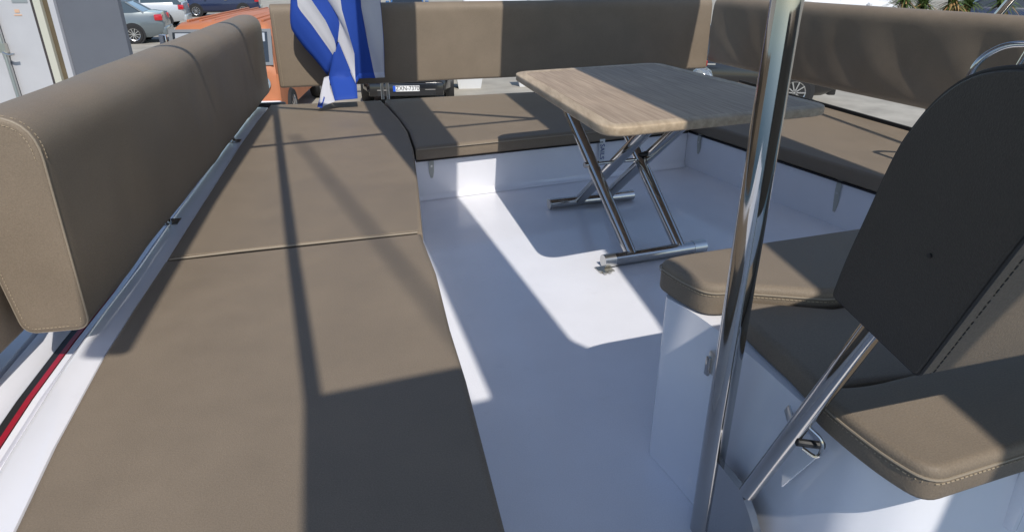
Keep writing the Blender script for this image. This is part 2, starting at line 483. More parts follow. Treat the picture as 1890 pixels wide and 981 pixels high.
prism('edge_trim', [(2.125, 4.46), (2.305, 3.71), (2.44, 2.70), (2.455, 2.70), (2.322, 3.71), (2.142, 4.46), (1.885, 5.50), (1.868, 5.50)], 0.206, 0.312, 'black_rubber', deck)
def seam_tube(name, path, par, r=0.0035, m='vinyl_edge'):
    return tube(name, path, r, m, par, 8)
seam_tube('piping', [(-1.10, 1.907, 0.2985), (-0.9, 1.972, 0.300), (-0.6, 2.062, 0.300), (-0.335, 2.142, 0.2985)], c1, 0.004)
stitches('stitching', [(-1.09, 1.925, 0.3012), (-0.335, 2.155, 0.3012)], c2)
def offset_path(pts, d, z):
    out = []
    pts = [Vector(p) for p in pts]
    for i, p in enumerate(pts):
        e = (pts[min(i + 1, len(pts) - 1)] - pts[max(i - 1, 0)]).normalized()
        out.append((p.x - e.y * d, p.y + e.x * d, z))
    return out
seam_tube('piping', [(x, y, 0.286) for x, y in [(-0.495, 3.335), (0.457, 3.731), (1.085, 4.004)]], c3, 0.003)

# ---------------- backrests
def rounded_prof(th_bot, th_top, z0, z1, rt, lean=0.0):
    pts = [(0.0, z0), (th_bot, z0), (th_top + lean, z1), (lean, z1)]
    return round_poly(pts, [0.025, 0.025, rt, rt], 8)
aL = head(-11.5); nL = Vector((-aL.y, aL.x, 0))
aB = head(73); nB = Vector((-aB.y, aB.x, 0))
b1 = empty('backrest', (-1.06, 1.42, 0.28))
tag(b1, 'long thick brown backrest along the left side of the boat', 'backrest')
def child_at(o, e):
    o.parent = e; o.matrix_parent_inverse = Matrix.Translation(-Vector(e.location)); return o
profL = [Vector((p[0], p[1])) for p in round_poly([(0.0, 0.325), (0.15, 0.325), (0.20, 0.855), (-0.012, 0.862)], [0.035, 0.035, 0.10, 0.11], 8)]
o = bolster('upholstery', profL, (-1.06, 1.42, 0), aL, nL, 3.42, 'vinyl', None, 0.010, 80, 0.004, wrinkle=lambda l_, z: 0.0012 * math.sin(23 * l_ + 4 * z + 2 * math.sin(5 * l_)) * math.sin(3 * l_) * max(0.0, min(1.0, (0.8 - z) / 0.2)) * min(1.0, l_ / 0.3)); child_at(o, b1)
# piping and stitches around the near end panel
ring = inset(profL, 0.004)
def end_path(d, off=-0.001):
    q = inset(profL, d)
    return [Vector((-1.06, 1.42, 0)) + nL * v.x + aL * off + Vector((0, 0, v.y)) for v in q]
pp = end_path(0.002, 0.006)
o = tube('piping', pp[:1] + pp[1:] + pp[:1], 0.0032, 'vinyl_edge', None, 8); child_at(o, b1)
o = stitches('stitching', end_path(0.014), None); child_at(o, b1)
q = inset(profL, -0.0012)
o = stitches('stitching', [Vector((-1.06, 1.42, 0)) + nL * v.x + aL * 0.02 + Vector((0, 0, v.y)) for v in q[20:]], None); child_at(o, b1)
for (x, y) in ((-1.268, 2.281), (-1.512, 3.531)):
    o = tube('post', [(x - 0.02, y + 0.0, 0.283), (x - 0.035, y, 0.40)], 0.013, 'steel'); child_at(o, b1)
    o = newbox('post_foot', (x - 0.05, y - 0.03, 0.2825), (x + 0.02, y + 0.035, 0.2865), 'steel', None, Matrix.Rotation(R(12), 3, 'Z')); child_at(o, b1)
# backrest further forward on the same side, only its end showing
b1b = bolster('backrest', [Vector((p[0], p[1])) for p in round_poly([(0, 0.30), (0.15, 0.30), (0.2, 0.86), (0, 0.47)], [0.02, 0.02, 0.05, 0.04], 6)], (-1.250, 1.46, 0), Vector((0.17, -1, 0)), Vector((-1, -0.17, 0)), 1.0, 'vinyl', None, 0.012)
tag(b1b, 'brown backrest end at the left edge of the photo, beside the long backrest', 'backrest')
# back backrest
b2 = empty('backrest', (0, 5.12, 0.27))
tag(b2, 'long brown backrest across the back, behind the flag and table', 'backrest')
profB = [Vector((p[0], p[1])) for p in round_poly([(0.0, 0.387), (0.15, 0.387), (0.16, 0.925), (0.02, 0.93)], [0.02, 0.02, 0.07, 0.07], 8)]
P0 = Vector((-1.612, 4.628, 0))
o = bolster('upholstery', profB, P0, aB, nB, 3.385, 'vinyl', None, 0.012, 60, 0.004, wrinkle=lambda l_, z: 0.0022 * math.sin(9 * l_ + 6 * z) * math.sin(3.3 * l_ - 8 * z)); child_at(o, b2)
for l_ in (0.705, 0.745, 2.6):
    p = P0 + aB * l_ + nB * 0.06
    o = tube('post', [(p.x, p.y, 0.265), (p.x, p.y, 0.40)], 0.011, 'steel_satin'); child_at(o, b2)
pb = P0 + aB * 0.003 - nB * 0.002
o = stitches('stitching', [(pb.x + aB.x * 0.02, pb.y + aB.y * 0.02, 0.40), (pb.x + aB.x * 0.02, pb.y + aB.y * 0.02, 0.87)], None); child_at(o, b2)
# right backrest
aR = head(-18); nR = Vector((aR.y, -aR.x, 0))
b3 = empty('backrest', (2.3, 4.3, 0.27))
tag(b3, 'brown backrest along the right side, behind the steel pole', 'backrest')
profR = [Vector((p[0], p[1])) for p in round_poly([(0.0, 0.385), (0.17, 0.385), (0.19, 0.925), (0.012, 0.925)], [0.05, 0.02, 0.08, 0.10], 8)]
o = bolster('upholstery', profR, Vector((2.70, 3.10, 0)), aR, nR, 3.11, 'vinyl', None, 0.012, 150, 0.004, bow=-0.02,
            wrinkle=lambda l_, z: 0.0085 * (0.55 + 0.45 * math.sin(l_ * 2.1 + 0.6)) * math.sin(17.0 * (l_ + 0.16 * math.sin(3.1 * l_)) - 13.0 * (z - 0.4) + 22.0 * (z - 0.62) ** 2) * max(0.0, min(1.0, (z - 0.385) / 0.10)) * max(0.0, min(1.0, (0.92 - z) / 0.12))); child_at(o, b3)
for l_ in (0.80, 0.87):
    p = Vector((2.70, 3.10, 0)) + aR * l_ + nR * 0.06
    o = tube('post', [(p.x - 0.02, p.y - 0.12, 0.262), (p.x, p.y, 0.42)], 0.016, 'steel'); child_at(o, b3)

# plastic hold-down tabs on the seat bases
def strap(p, nrm, length, label):
    p = Vector(p); n_ = Vector(nrm).normalized(); t_ = Vector((-n_.y, n_.x, 0))
    bm = bmesh.new(); w = 0.014
    rows = []
    for k in range(7):
        z = 0.228 - length * k / 6
        off = 0.004 + 0.003 * math.sin(k)
        ww = w if k < 5 else w * (0.8 if k == 5 else 0.45)
        rows.append([(p + t_ * s * ww + n_ * o_ + Vector((0, 0, z))) for s, o_ in ((-1, off), (1, off), (1, off + 0.002), (-1, off + 0.002))])
    vs = [[bm.verts.new(q) for q in r] for r in rows]
    for a, b in zip(vs, vs[1:]):
        for k in range(4): bm.faces.new((a[k], a[(k + 1) % 4], b[(k + 1) % 4], b[k]))
    bm.faces.new(vs[0]); bm.faces.new(vs[-1])
    o = link('strap', bm, 'clear_tab'); tag(o, label, 'strap', 'cushion hold-down straps')
    q = p + n_ * 0.0075 + Vector((0, 0, 0.228 - length * 0.4))
    tube('snap', [q - n_ * 0.001, q + n_ * 0.003], 0.006, 'steel_satin', o, 10)
strap((-0.435, 3.398, 0), (0.38, -0.93, 0), 0.11, 'clear plastic strap under the back cushion next to the left bench')
strap((1.15, 3.935, 0), (-0.91, -0.41, 0), 0.12, 'clear plastic strap in the far right corner, behind the table')
strap((1.575, 3.00, 0), (-0.91, -0.41, 0), 0.16, 'longest clear plastic strap under the right cushion, right of the steel pole')
# printed tag
tg = empty('tag', (0.53, 3.785, 0.2)); tag(tg, 'white tag with blue lettering hanging behind the table legs', 'tag')
nn = Vector((0.37, -0.929, 0)).normalized(); tt = Vector((nn.y * -1, nn.x, 0))
bm = bmesh.new(); box(bm, (-0.017, -0.001, -0.075), (0.017, 0.001, 0.075))
o = link('strip', bm, 'tag_white', None); o.matrix_world = Matrix.Translation((0.53, 3.765, 0.165)) @ Matrix.Rotation(R(21), 4, 'Z')
o.parent = tg; o.matrix_parent_inverse = Matrix.Translation(-Vector(tg.location))
Mt = Matrix.Translation((0.53, 3.765, 0.165)) @ Matrix.Rotation(R(21), 4, 'Z') @ Matrix.Translation((0, -0.0022, 0)) @ Matrix.Rotation(R(90), 4, 'X') @ Matrix.Rotation(R(-90), 4, 'Z')
o = text_mesh('lettering', 'SAILS', 0.04, 'ink_blue', None, Mt); child_at(o, tg)

# ================================================================== TABLE
tb = empty('table', (0.52, 2.88, 0)); tag(tb, 'teak topped folding table on crossed steel tube legs', 'table')
ZT = 0.685
tc_ = [(0.300, 2.055), (1.195, 2.43), (0.785, 3.66), (0.000, 3.31)]
pc = round_poly([Vector(q) for q in tc_], [0.10, 0.10, 0.10, 0.10], 8)
bm = bmesh.new()
oy = inset(pc, 0.055)
def ringz(q, z): return [bm.verts.new((v.x, v.y, z)) for v in q]
th = 0.032; rr = 0.006
prof = [(0.055, ZT - th), (rr, ZT - th), (rr * 0.3, ZT - th + rr * 0.3), (0.0, ZT - th + rr), (0.0, ZT - rr), (rr * 0.3, ZT - rr * 0.3), (rr, ZT), (0.052, ZT), (0.0525, ZT - 0.0012), (0.055, ZT - 0.0012)]
rings = [ringz(inset(pc, d) if d else pc, z) for d, z in prof]
n = len(pc)
for a, b in zip(rings, rings[1:] + rings[:1]):
    for k in range(n): bm.faces.new((a[k], a[(k + 1) % n], b[(k + 1) % n], b[k]))
o = link('edge_frame', bm, 'teak_edge', None, angle=50); child_at(o, tb)
# inner panel, its grain along the long side
lx = (Vector(tc_[0]) - Vector(tc_[3])).normalized(); ang = math.atan2(-lx.x, lx.y) 
bm = bmesh.new()
cx, cy = 0.57, 2.86
Rm = Matrix.Rotation(-ang, 3, 'Z')
q = inset(pc, 0.0545)
top = []; bot = []
for v in q:
    w = Rm @ Vector((v.x - cx, v.y - cy, 0)); top.append(bm.verts.new((w.x, w.y, 0))); bot.append(bm.verts.new((w.x, w.y, -0.03)))
bm.faces.new(top); bm.faces.new(bot[::-1])
for k in range(n): bm.faces.new((top[k], top[(k + 1) % n], bot[(k + 1) % n], bot[k]))
o = link('top_panel', bm, 'teak', None)
o.matrix_world = Matrix.Translation((cx, cy, ZT - 0.0006)) @ Matrix.Rotation(ang, 4, 'Z')
o.parent = tb; o.matrix_parent_inverse = Matrix.Translation(-Vector(tb.location))
RT = 0.0265
def tt_(name, pts, r, m='steel', nseg=20):
    o = tube(name, pts, r, m, None, nseg); return child_at(o, tb)
zf = 0.030
nf0, nf1 = Vector((0.385, 2.492, zf)), Vector((0.850, 2.662, zf))
rf0, rf1 = Vector((0.195, 3.22, zf)), Vector((0.655, 3.372, zf))
tt_('foot_bar', [nf0, nf1], 0.027)
fb = tt_('foot_bar', [rf0, rf1], 0.027)
dn = (nf1 - nf0).normalized(); dr = (rf1 - rf0).normalized()
tt_('end_cap', [nf0 - dn * 0.003, nf0 + dn * 0.05], 0.0285, 'steel_satin')
tt_('end_cap', [nf1 - dn * 0.06, nf1 + dn * 0.003], 0.0285, 'steel_satin')
tt_('end_cap', [rf0 - dr * 0.004, rf0 + dr * 0.003], 0.0275, 'steel_satin')
o = newbox('hinge_plate', (0.355, 2.440, 0.001), (0.420, 2.500, 0.005), 'zinc', None, Matrix.Rotation(R(20), 3, 'Z')); child_at(o, tb)
for dx, dy in ((-0.015, -0.012), (0.02, -0.02), (0.0, -0.03)):
    o = tube('hinge_screw', [(0.385 + dx, 2.455 + dy, 0.004), (0.385 + dx, 2.455 + dy, 0.010)], 0.008, 'zinc', None, 8); child_at(o, tb)
# near pair: from the near foot up and away to the far part of the top
def along_leg(a, b, t): return a + (b - a) * t
nl0 = nf0 + dn * 0.135; nl1 = nf0 + dn * 0.375
ntop0 = Vector((0.225, 3.10, ZT - 0.05)); ntop1 = Vector((0.455, 3.19, ZT - 0.05))
tt_('leg', [nl0, ntop0], RT); tt_('leg', [nl1, ntop1], RT)
rl0 = rf0 + dr * 0.165; rl1 = rf0 + dr * 0.315
rtop0 = Vector((0.585, 2.54, ZT - 0.05)); rtop1 = Vector((0.735, 2.60, ZT - 0.05))
tt_('leg', [rl0, rtop0], RT); tt_('leg', [rl1, rtop1], RT)
# pivot pins and gas spring
m0 = along_leg(nl0, ntop0, 0.53); m1 = along_leg(nl1, ntop1, 0.53)
pv = (m1 - m0).normalized()
tt_('pivot_pin', [m0 - pv * 0.04, m0 + pv * 0.03], 0.013); tt_('pivot_pin', [m1 - pv * 0.03, m1 + pv * 0.04], 0.013)
tt_('cross_pin', [m0 + pv * 0.02, m1 - pv * 0.02], 0.008)
tt_('top_rail', [rtop0 - dn * 0.05 + Vector((0, 0, 0.012)), rtop1 + dn * 0.10 + Vector((0, 0, 0.012))], 0.018)
tt_('top_rail', [ntop0 - dn * 0.05 + Vector((0, 0, 0.012)), ntop1 + dn * 0.05 + Vector((0, 0, 0.012))], 0.018)
mm = along_leg(rl1, rtop1, 0.58)
tt_('locking_bolt', [mm + Vector((-0.06, 0, -0.005)), mm + Vector((-0.03, 0, 0)), mm], [0.004, 0.012, 0.014], 'black_plastic', 10)
o = newbox('strap_band', tuple(along_leg(rl1, rtop1, 0.92) - Vector((0.03, 0.03, 0.03))), tuple(along_leg(rl1, rtop1, 0.92) + Vector((0.03, 0.022, 0.03))), 'black_rubber', None, None, 0.006); child_at(o, tb)

# ================================================================== HELM BENCH
hb = empty('helm_bench', (0.6, 1.0, 0)); tag(hb, 'white moulded helm bench on the right with a dark padded backrest on a steel arm', 'bench')
bot = [(0.352, 1.345), (0.395, 1.245), (0.445, 1.11), (0.505, 0.90), (0.535, 0.80), (0.62, 0.735), (1.75, 1.06), (1.60, 1.75), (0.41, 1.385)]
top = [(0.371, 1.416), (0.421, 1.337), (0.482, 1.190), (0.542, 0.969), (0.574, 0.842), (0.653, 0.784), (1.83, 1.137), (1.685, 1.811), (0.421, 1.458)]
def loft2(name, a, b, z0, z1, m, rad):
    pa = round_poly([Vector(q) for q in a], rad); pb_ = round_poly([Vector(q) for q in b], rad)
    bm = bmesh.new()
    ra = [bm.verts.new((v.x, v.y, z0)) for v in pa]
    mids = []
    for u in (0.5, 1.0):
        zz = lambda q: z1 + (0.017 if q.y < 0.30 * q.x + 0.78 else 0.0)
        mids.append([bm.verts.new((p.x * (1 - u) + q.x * u, p.y * (1 - u) + q.y * u, z0 + (zz(q) - z0) * u)) for p, q in zip(pa, pb_)])
    n = len(pa); rs = [ra] + mids
    for x, y in zip(rs, rs[1:]):
        for k in range(n): bm.faces.new((x[k], x[(k + 1) % n], y[(k + 1) % n], y[k]))
    bm.faces.new(ra[::-1]); bm.faces.new(rs[-1])
    return link(name, bm, m, None, angle=45)
o = loft2('base', bot, top, 0.001, 0.420, 'gelcoat', [0.02, 0.1, 0.1, 0.1, 0.03, 0.06, 0.05, 0.05, 0.04]); child_at(o, hb)
# front foot moulding and handle recess
o = newbox('handle_rib', (0.84, 0.812, 0.28), (0.855, 0.838, 0.40), 'gelcoat', None, Matrix.Rotation(R(16), 3, 'Z'), 0.006); child_at(o, hb)
# latch on the side
o = newbox('latch', (0.438, 1.205, 0.330), (0.456, 1.229, 0.385), 'steel_satin', None, Matrix.Rotation(R(22), 3, 'Z'), 0.003); child_at(o, hb)
o = newbox('latch_lever', (0.430, 1.211, 0.325), (0.438, 1.225, 0.372), 'steel', None, Matrix.Rotation(R(22), 3, 'Z'), 0.003); child_at(o, hb)
# triangular bracket plate under the pivot
bm = bmesh.new()
tri = [(0.528, 0.995, 0.405), (0.517, 0.935, 0.27), (0.552, 0.895, 0.385)]
v0 = [bm.verts.new(Vector(t) + Vector((-0.010, -0.002, 0))) for t in tri]; v1 = [bm.verts.new(Vector(t) + Vector((-0.014, -0.003, 0))) for t in tri]
bm.faces.new(v0); bm.faces.new(v1)
for k in range(3): bm.faces.new((v0[k], v0[(k + 1) % 3], v1[(k + 1) % 3], v1[k]))

o = link('bracket_plate', bm, 'gelcoat', None); child_at(o, hb)

# bench cushions
ZC = 0.50
far_w = [(0.357, 1.463), (0.397, 1.370), (0.442, 1.306), (0.506, 1.313), (0.704, 1.279), (1.70, 1.58), (1.65, 1.92), (0.963, 1.679), (0.426, 1.498)]
hf = slab('bench_cushion', far_w, 0.423, ZC, 0.018, 'vinyl', rad=[0.05, 0.05, 0.06, 0.05, 0.05, 0.05, 0.05, 0.1, 0.05])
tag(hf, 'brown helm bench cushion on the side facing the table', 'cushion')
mid = [(0.490, 1.277), (0.507, 1.166), (0.535, 1.044), (0.546, 0.965), (0.763, 0.998), (1.70, 1.28), (1.70, 1.53), (0.70, 1.262), (0.53, 1.295)]
hm_ = slab('bench_cushion', mid, 0.422, ZC - 0.028, 0.014, 'vinyl', rad=0)
tag(hm_, 'dark shaded middle cushion of the helm bench, under its backrest', 'cushion')
near_w = [(0.514, 0.926), (0.535, 0.845), (0.565, 0.768), (0.599, 0.714), (0.80, 0.784), (1.81, 1.088), (1.76, 1.30), (0.768, 0.987), (0.602, 0.930)]
hn = slab('bench_cushion', near_w, 0.439, ZC, 0.013, 'vinyl', rad=[0.035, 0.05, 0.05, 0.08, 0.05, 0.05, 0.05, 0.05, 0.05])
tag(hn, 'brown helm bench cushion at the lower right corner, nearest the viewer', 'cushion')
for poly, par in ((near_w, hn), (far_w, hf)):
    q = inset(round_poly([Vector(v) for v in poly], 0.03), -0.0005)
    q = q + q[:1]
    tube('piping', [(v.x, v.y, ZC - 0.019) for v in q], 0.0022, 'vinyl_edge', par, 6)
    q2 = inset(round_poly([Vector(v) for v in poly], 0.03), -0.0008)
    stitches('stitching', [(v.x, v.y, ZC - 0.026) for v in q2] , par)

# helm backrest: leans forward on a steel arm
hr = empty('backrest', (0, 0, 0)); hr.parent = hb; hr.matrix_parent_inverse = Matrix.Translation(-Vector(hb.location)); hr['label'] = 'padded backrest leaning on a steel arm'
aH = head(73)
aft = Vector((-0.03, 0.9995, 0))       # away from the viewer
LEAN = 0.0
E0 = Vector((0.500, 0.672, 0.69))
prof = []
raw = [(0.0, 0.0), (0.221, 0.0), (0.207, 0.066), (0.182, 0.148), (0.160, 0.224), (0.145, 0.262), (0.108, 0.317), (0.060, 0.356), (0.0, 0.373), (-0.07, 0.374), (-0.125, 0.345), (-0.118, 0.30), (-0.081, 0.219), (-0.044, 0.12)]
rp = round_poly([Vector(r_) for r_ in raw], [0.010, 0.010] + [0.03] * 12, 5)
def hbp(s, z, l_): 
    p = E0 + aft * (s - z * LEAN) + aH * l_
    return Vector((p.x, p.y, E0.z + z))
bm = bmesh.new(); rings = []
st = [(0.0, 0.0055), (0.0, 0.0045), (0.002, 0.002), (0.006, 0.0), (0.3, -0.004), (0.6, -0.006), (0.95, -0.004), (1.192, 0.0), (1.2, 0.0045), (1.2, 0.0055)]
for l_, d in st:
    rings.append([bm.verts.new(hbp(v.x, v.y, l_)) for v in inset(rp, d)])
n = len(rp)
for a, b in zip(rings, rings[1:]):
    for k in range(n): bm.faces.new((a[k], a[(k + 1) % n], b[(k + 1) % n], b[k]))
bm.faces.new(rings[0]); bm.faces.new(rings[-1])
o = link('upholstery', bm, 'vinyl', None, angle=60); child_at(o, hr)
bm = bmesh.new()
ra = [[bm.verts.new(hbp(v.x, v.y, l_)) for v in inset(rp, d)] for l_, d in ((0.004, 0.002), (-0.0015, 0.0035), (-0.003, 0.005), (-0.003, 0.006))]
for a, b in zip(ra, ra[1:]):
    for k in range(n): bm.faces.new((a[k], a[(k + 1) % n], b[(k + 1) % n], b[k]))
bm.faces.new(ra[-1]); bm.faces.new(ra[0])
o = link('end_panel', bm, 'vinyl_dark', None, angle=60); child_at(o, hr)
q = inset(rp, 0.0015); q = q + q[:1]
o = tube('piping', [hbp(v.x, v.y, 0.003) for v in q], 0.0026, 'thread_dark', None, 6); child_at(o, hr)
q = inset(rp, -0.0006)
o = stitches('stitching', [hbp(v.x, v.y, 0.022) for v in q + q[:1]], None, 'thread_dark'); child_at(o, hr)
o = tube('button', [hbp(0.035, 0.150, -0.0055), hbp(0.035, 0.150, -0.003)], 0.003, 'black_plastic', None, 10); child_at(o, hr)
arm0, arm1 = Vector((0.458, 0.965, 0.225)), Vector((0.518, 0.802, 0.70))
o = tube('arm', [arm0, arm1], 0.0165, 'steel', None, 24); child_at(o, hr)
# stop bracket with eye, pin and shackle
pm = arm0 + (arm1 - arm0) * 0.45
o = newbox('stop_tab', (pm.x - 0.003, pm.y + 0.012, pm.z - 0.012), (pm.x + 0.003, pm.y + 0.048, pm.z + 0.012), 'steel_satin', None, Matrix.Rotation(R(28), 3, 'X'), 0.0025); child_at(o, hr)
o = tube('pivot_bolt', [(pm.x + 0.00, pm.y - 0.01, pm.z - 0.022), (pm.x + 0.046, pm.y - 0.012, pm.z - 0.028)], 0.007, 'black_plastic', None, 10); child_at(o, hr)
o = tube('shackle', arc_path([(pm.x + 0.012, pm.y - 0.012, pm.z + 0.012), (pm.x + 0.035, pm.y - 0.03, pm.z - 0.005), (pm.x + 0.03, pm.y - 0.032, pm.z - 0.04), (pm.x + 0.008, pm.y - 0.016, pm.z - 0.03)], 0.015), 0.0032, 'steel', None, 8); child_at(o, hr)
# polished foot plate wrapped round the base at the arm's foot
bm = bmesh.new()
path = [(0.425, 1.115), (0.437, 1.075), (0.4495, 1.03), (0.460, 0.99), (0.462, 0.965), (0.470, 0.945), (0.482, 0.925)]
z0s = [0.02] * 7; z1s = [0.215, 0.215, 0.215, 0.215, 0.212, 0.19, 0.15]
outer = [[bm.verts.new((x - 0.012, y - 0.004, zz)) for (x, y), zz in zip(path, zs)] for zs in (z0s, z1s)]
inner = [[bm.verts.new((x + 0.003, y + 0.001, zz)) for (x, y), zz in zip(path, zs)] for zs in (z0s, z1s)]
for k in range(6):
    bm.faces.new((outer[0][k], outer[0][k + 1], outer[1][k + 1], outer[1][k]))
    bm.faces.new((outer[1][k], outer[1][k + 1], inner[1][k + 1], inner[1][k]))
    bm.faces.new((inner[0][k], inner[0][k + 1], inner[1][k + 1], inner[1][k]))
for k in (0, 6): bm.faces.new((outer[0][k], outer[1][k], inner[1][k], inner[0][k]))
o = link('foot_plate', bm, 'steel', None); child_at(o, hr)

# ================================================================== HARDTOP (pole in view, unseen roof above, shaped to cast the shadows)
KX, KY, ZR = 0.255, -0.785, 2.25
def up(p, z=ZR): return (p[0] + KX * z, p[1] + KY * z, z)
ht = empty('hardtop', (0.425, 1.09, 0)); tag(ht, 'vertical polished steel pole in front of the table, carrying the unseen shadow-casting hardtop', 'pole')
o = tube('pole', [(0.428, 1.088, -0.01), (0.425, 1.09, ZR)], 0.0255, 'steel', None, 48); child_at(o, ht)
def panel(name, pts, z, m, th=0.045, rad=0.05):  # outline is the wanted floor shadow, lifted along the sun ray
    p = [up(q, z)[:2] for q in pts]
    o = prism(name, p, z, z + th, m, None, rad); return child_at(o, ht)
panel('roof_shade_panel', [(-0.505, 1.372), (-0.05, 1.54), (-0.317, 2.455), (-0.496, 3.03), (-0.90, 4.13), (-1.24, 5.256), (-1.60, 6.5), (-1.15, 6.5), (-0.88, 5.54), (-0.676, 4.793), (-0.292, 3.407), (0.212, 1.87), (0.288, 1.80), (0.303, 1.70), (0.318, 1.55), (0.365, 1.25), (0.445, 1.0), (0.50, 0.4), (0.9, 0.2), (1.2, -2.5), (0.5, -2.5), (-0.11, 0.0), (-0.415, 1.056)], ZR, 'roof_white', rad=0.02)  # unseen; outline shaped to shade the near floor and middle band
panel('roof_shade_panel', [(0.66, 0.25), (0.609, 1.19), (0.527, 2.005), (0.408, 2.738), (0.129, 4.043), (-0.115, 5.1), (-0.46, 6.5), (1.25, 6.5), (1.34, 5.9), (1.415, 3.873), (1.60, 3.124), (1.86, 2.2), (3.6, 2.0), (3.6, -2.5), (1.1, -2.5)], ZR + 0.05, 'roof_white', rad=0.02)  # unseen; edges shaped for the shade on the right side
panel('shade_strip', [(-1.003, 1.575), (-1.075, 1.887), (-1.262, 2.72), (-1.525, 4.037), (-1.70, 4.85), (-1.80, 4.83), (-1.63, 4.0), (-1.37, 2.70), (-1.18, 1.86), (-1.13, 1.57)], ZR - 0.02, 'canvas', 0.05, 0.03)  # unseen strip added to shade the left cushion edge and coaming
def rtube(name, pts, r=0.02, z=ZR, m='steel'):
    o = tube(name, [up(q, z) for q in pts], r, m, None, 12); return child_at(o, ht)
rtube('shade_rail', [(-0.395, 1.0), (-0.505, 1.389), (-0.774, 2.133), (-1.20, 3.33), (-1.651, 4.603), (-1.80, 5.05)], 0.021)  # unseen tube added to cast the long bar shadow on the left seat
rtube('shade_bow', [(-2.05, 3.33), (-1.587, 3.503), (-0.709, 3.913), (-0.5, 4.02), (-0.026, 4.231), (0.4, 4.4)], 0.016, ZR + 0.1)  # unseen cross tubes added for the bar shadows on seat and backrests
rtube('shade_bow', [(-2.2, 4.82), (-1.675, 4.639), (-0.955, 4.45), (-0.553, 4.48), (-0.026, 4.309), (0.4, 4.2)], 0.022, ZR + 0.1)
rtube('shade_rail', [(1.78, 5.3), (1.901, 4.426), (2.003, 3.686), (2.2, 2.4)], 0.02, ZR - 0.05)  # unseen tube added for the thin shadow on the right cushion
rtube('shade_bar', [(-1.30, 3.85), (-0.741, 2.72), (-0.239, 1.718), (0.3, 0.64)], 0.015, 8.0)  # unseen high bar added for the faint diagonal shadow on the left seat

# right-hand grab rail beside the helm
gr = empty('grab_rail', (1.95, 2.9, 0.2)); tag(gr, 'bent steel grab rail above the helm backrest at the right edge', 'rail')
pts = arc_path([(1.90, 2.98, 0.24), (1.965, 2.85, 0.80), (2.035, 2.82, 0.862), (2.30, 2.72, 0.875), (2.62, 2.66, 0.875)], 0.07)
o = tube('rail_tube', pts, 0.0135, 'steel'); child_at(o, gr)
o = tube('upright', [(2.12, 2.79, 0.865), (2.04, 2.92, 0.28)], 0.010, 'steel'); child_at(o, gr)
sb = tube('strut', [(2.645, 3.93, 0.74), (2.80, 3.43, 1.6)], 0.022, 'steel')
tag(sb, 'slanting steel strut above the right backrest at the top right corner', 'strut')

# ================================================================== FLAG
fl = empty('flag', (-1.05, 4.62, 0.3)); tag(fl, 'blue and white striped flag hanging in front of the back backrest', 'flag')
lines = [
 ([(-0.108, 1.30), (-0.108, 1.035), (-0.138, 0.859), (-0.144, 0.793), (-0.116, 0.732), (-0.069, 0.658), (-0.005, 0.574), (0.055, 0.48)], 0.03),
 ([(-0.081, 1.30), (-0.081, 0.913), (-0.009, 0.809), (0.05, 0.71), (0.094, 0.637), (0.11, 0.60)], 0.055),
 ([(-0.06, 1.30), (-0.029, 1.035), (0.009, 0.958), (0.083, 0.831), (0.126, 0.71), (0.13, 0.66)], 0.075),
 ([(0.03, 1.30), (0.074, 1.034), (0.11, 0.957), (0.161, 0.87), (0.171, 0.814), (0.146, 0.70)], 0.045),
 ([(0.17, 1.30), (0.187, 1.033), (0.191, 0.956), (0.19, 0.909), (0.245, 0.624), (0.232, 0.42)], 0.085),
 ([(0.32, 1.30), (0.311, 1.032), (0.302, 0.954), (0.309, 0.762), (0.301, 0.63), (0.262, 0.45)], 0.045),
 ([(0.34, 1.30), (0.327, 1.032), (0.323, 0.907), (0.345, 0.687), (0.375, 0.444)], 0.02),
 ([(0.44, 1.30), (0.443, 1.031), (0.449, 0.897), (0.450, 0.642), (0.438, 0.45)], 0.045),
 ([(0.455, 1.30), (0.452, 1.031), (0.452, 0.897), (0.453, 0.75), (0.452, 0.70)], 0.04)]
F0 = Vector((-1.324, 4.60, 0))
def resample(pts, n):
    pts = [Vector(p) for p in pts]
    ds = [0]
    for a, b in zip(pts, pts[1:]): ds.append(ds[-1] + (b - a).length)
    out = []
    for k in range(n + 1):
        t = ds[-1] * k / n
        for i in range(len(pts) - 1):
            if t <= ds[i + 1] + 1e-9:
                u = (t - ds[i]) / max(1e-9, ds[i + 1] - ds[i]); out.append(pts[i].lerp(pts[i + 1], u)); break
    return out
def fpos(s, z, d):
    p = F0 + aB * s - nB * d
    t = max(0.0, 0.47 - z) / 0.21          # the tail drapes forward on to the seat
    return Vector((p.x + 0.085 * t, p.y - 0.30 * t, z + 0.064 * t))
def cloth_between(bm, A, da, B, db, mi, N=22, S=5):
    A, B = resample(A, N), resample(B, N)
    g = []
    for i in range(N + 1):
        row = []
        for j in range(S + 1):
            u = j / S; p = A[i].lerp(B[i], u)
            d = da * (1 - u) + db * u + 0.010 * math.sin(math.pi * u) * math.sin(p.y * 11 + p.x * 17)
            row.append(bm.verts.new(fpos(p.x, p.y, d)))
        g.append(row)
    for i in range(N):
        for j in range(S):
            f = bm.faces.new((g[i][j], g[i][j + 1], g[i + 1][j + 1], g[i + 1][j])); f.material_index = mi
bm = bmesh.new()
for k in range(len(lines) - 1):
    cloth_between(bm, lines[k][0], lines[k][1], lines[k + 1][0], lines[k + 1][1], [0, 1, 0, 1, 0, 0, 1, 0][k])
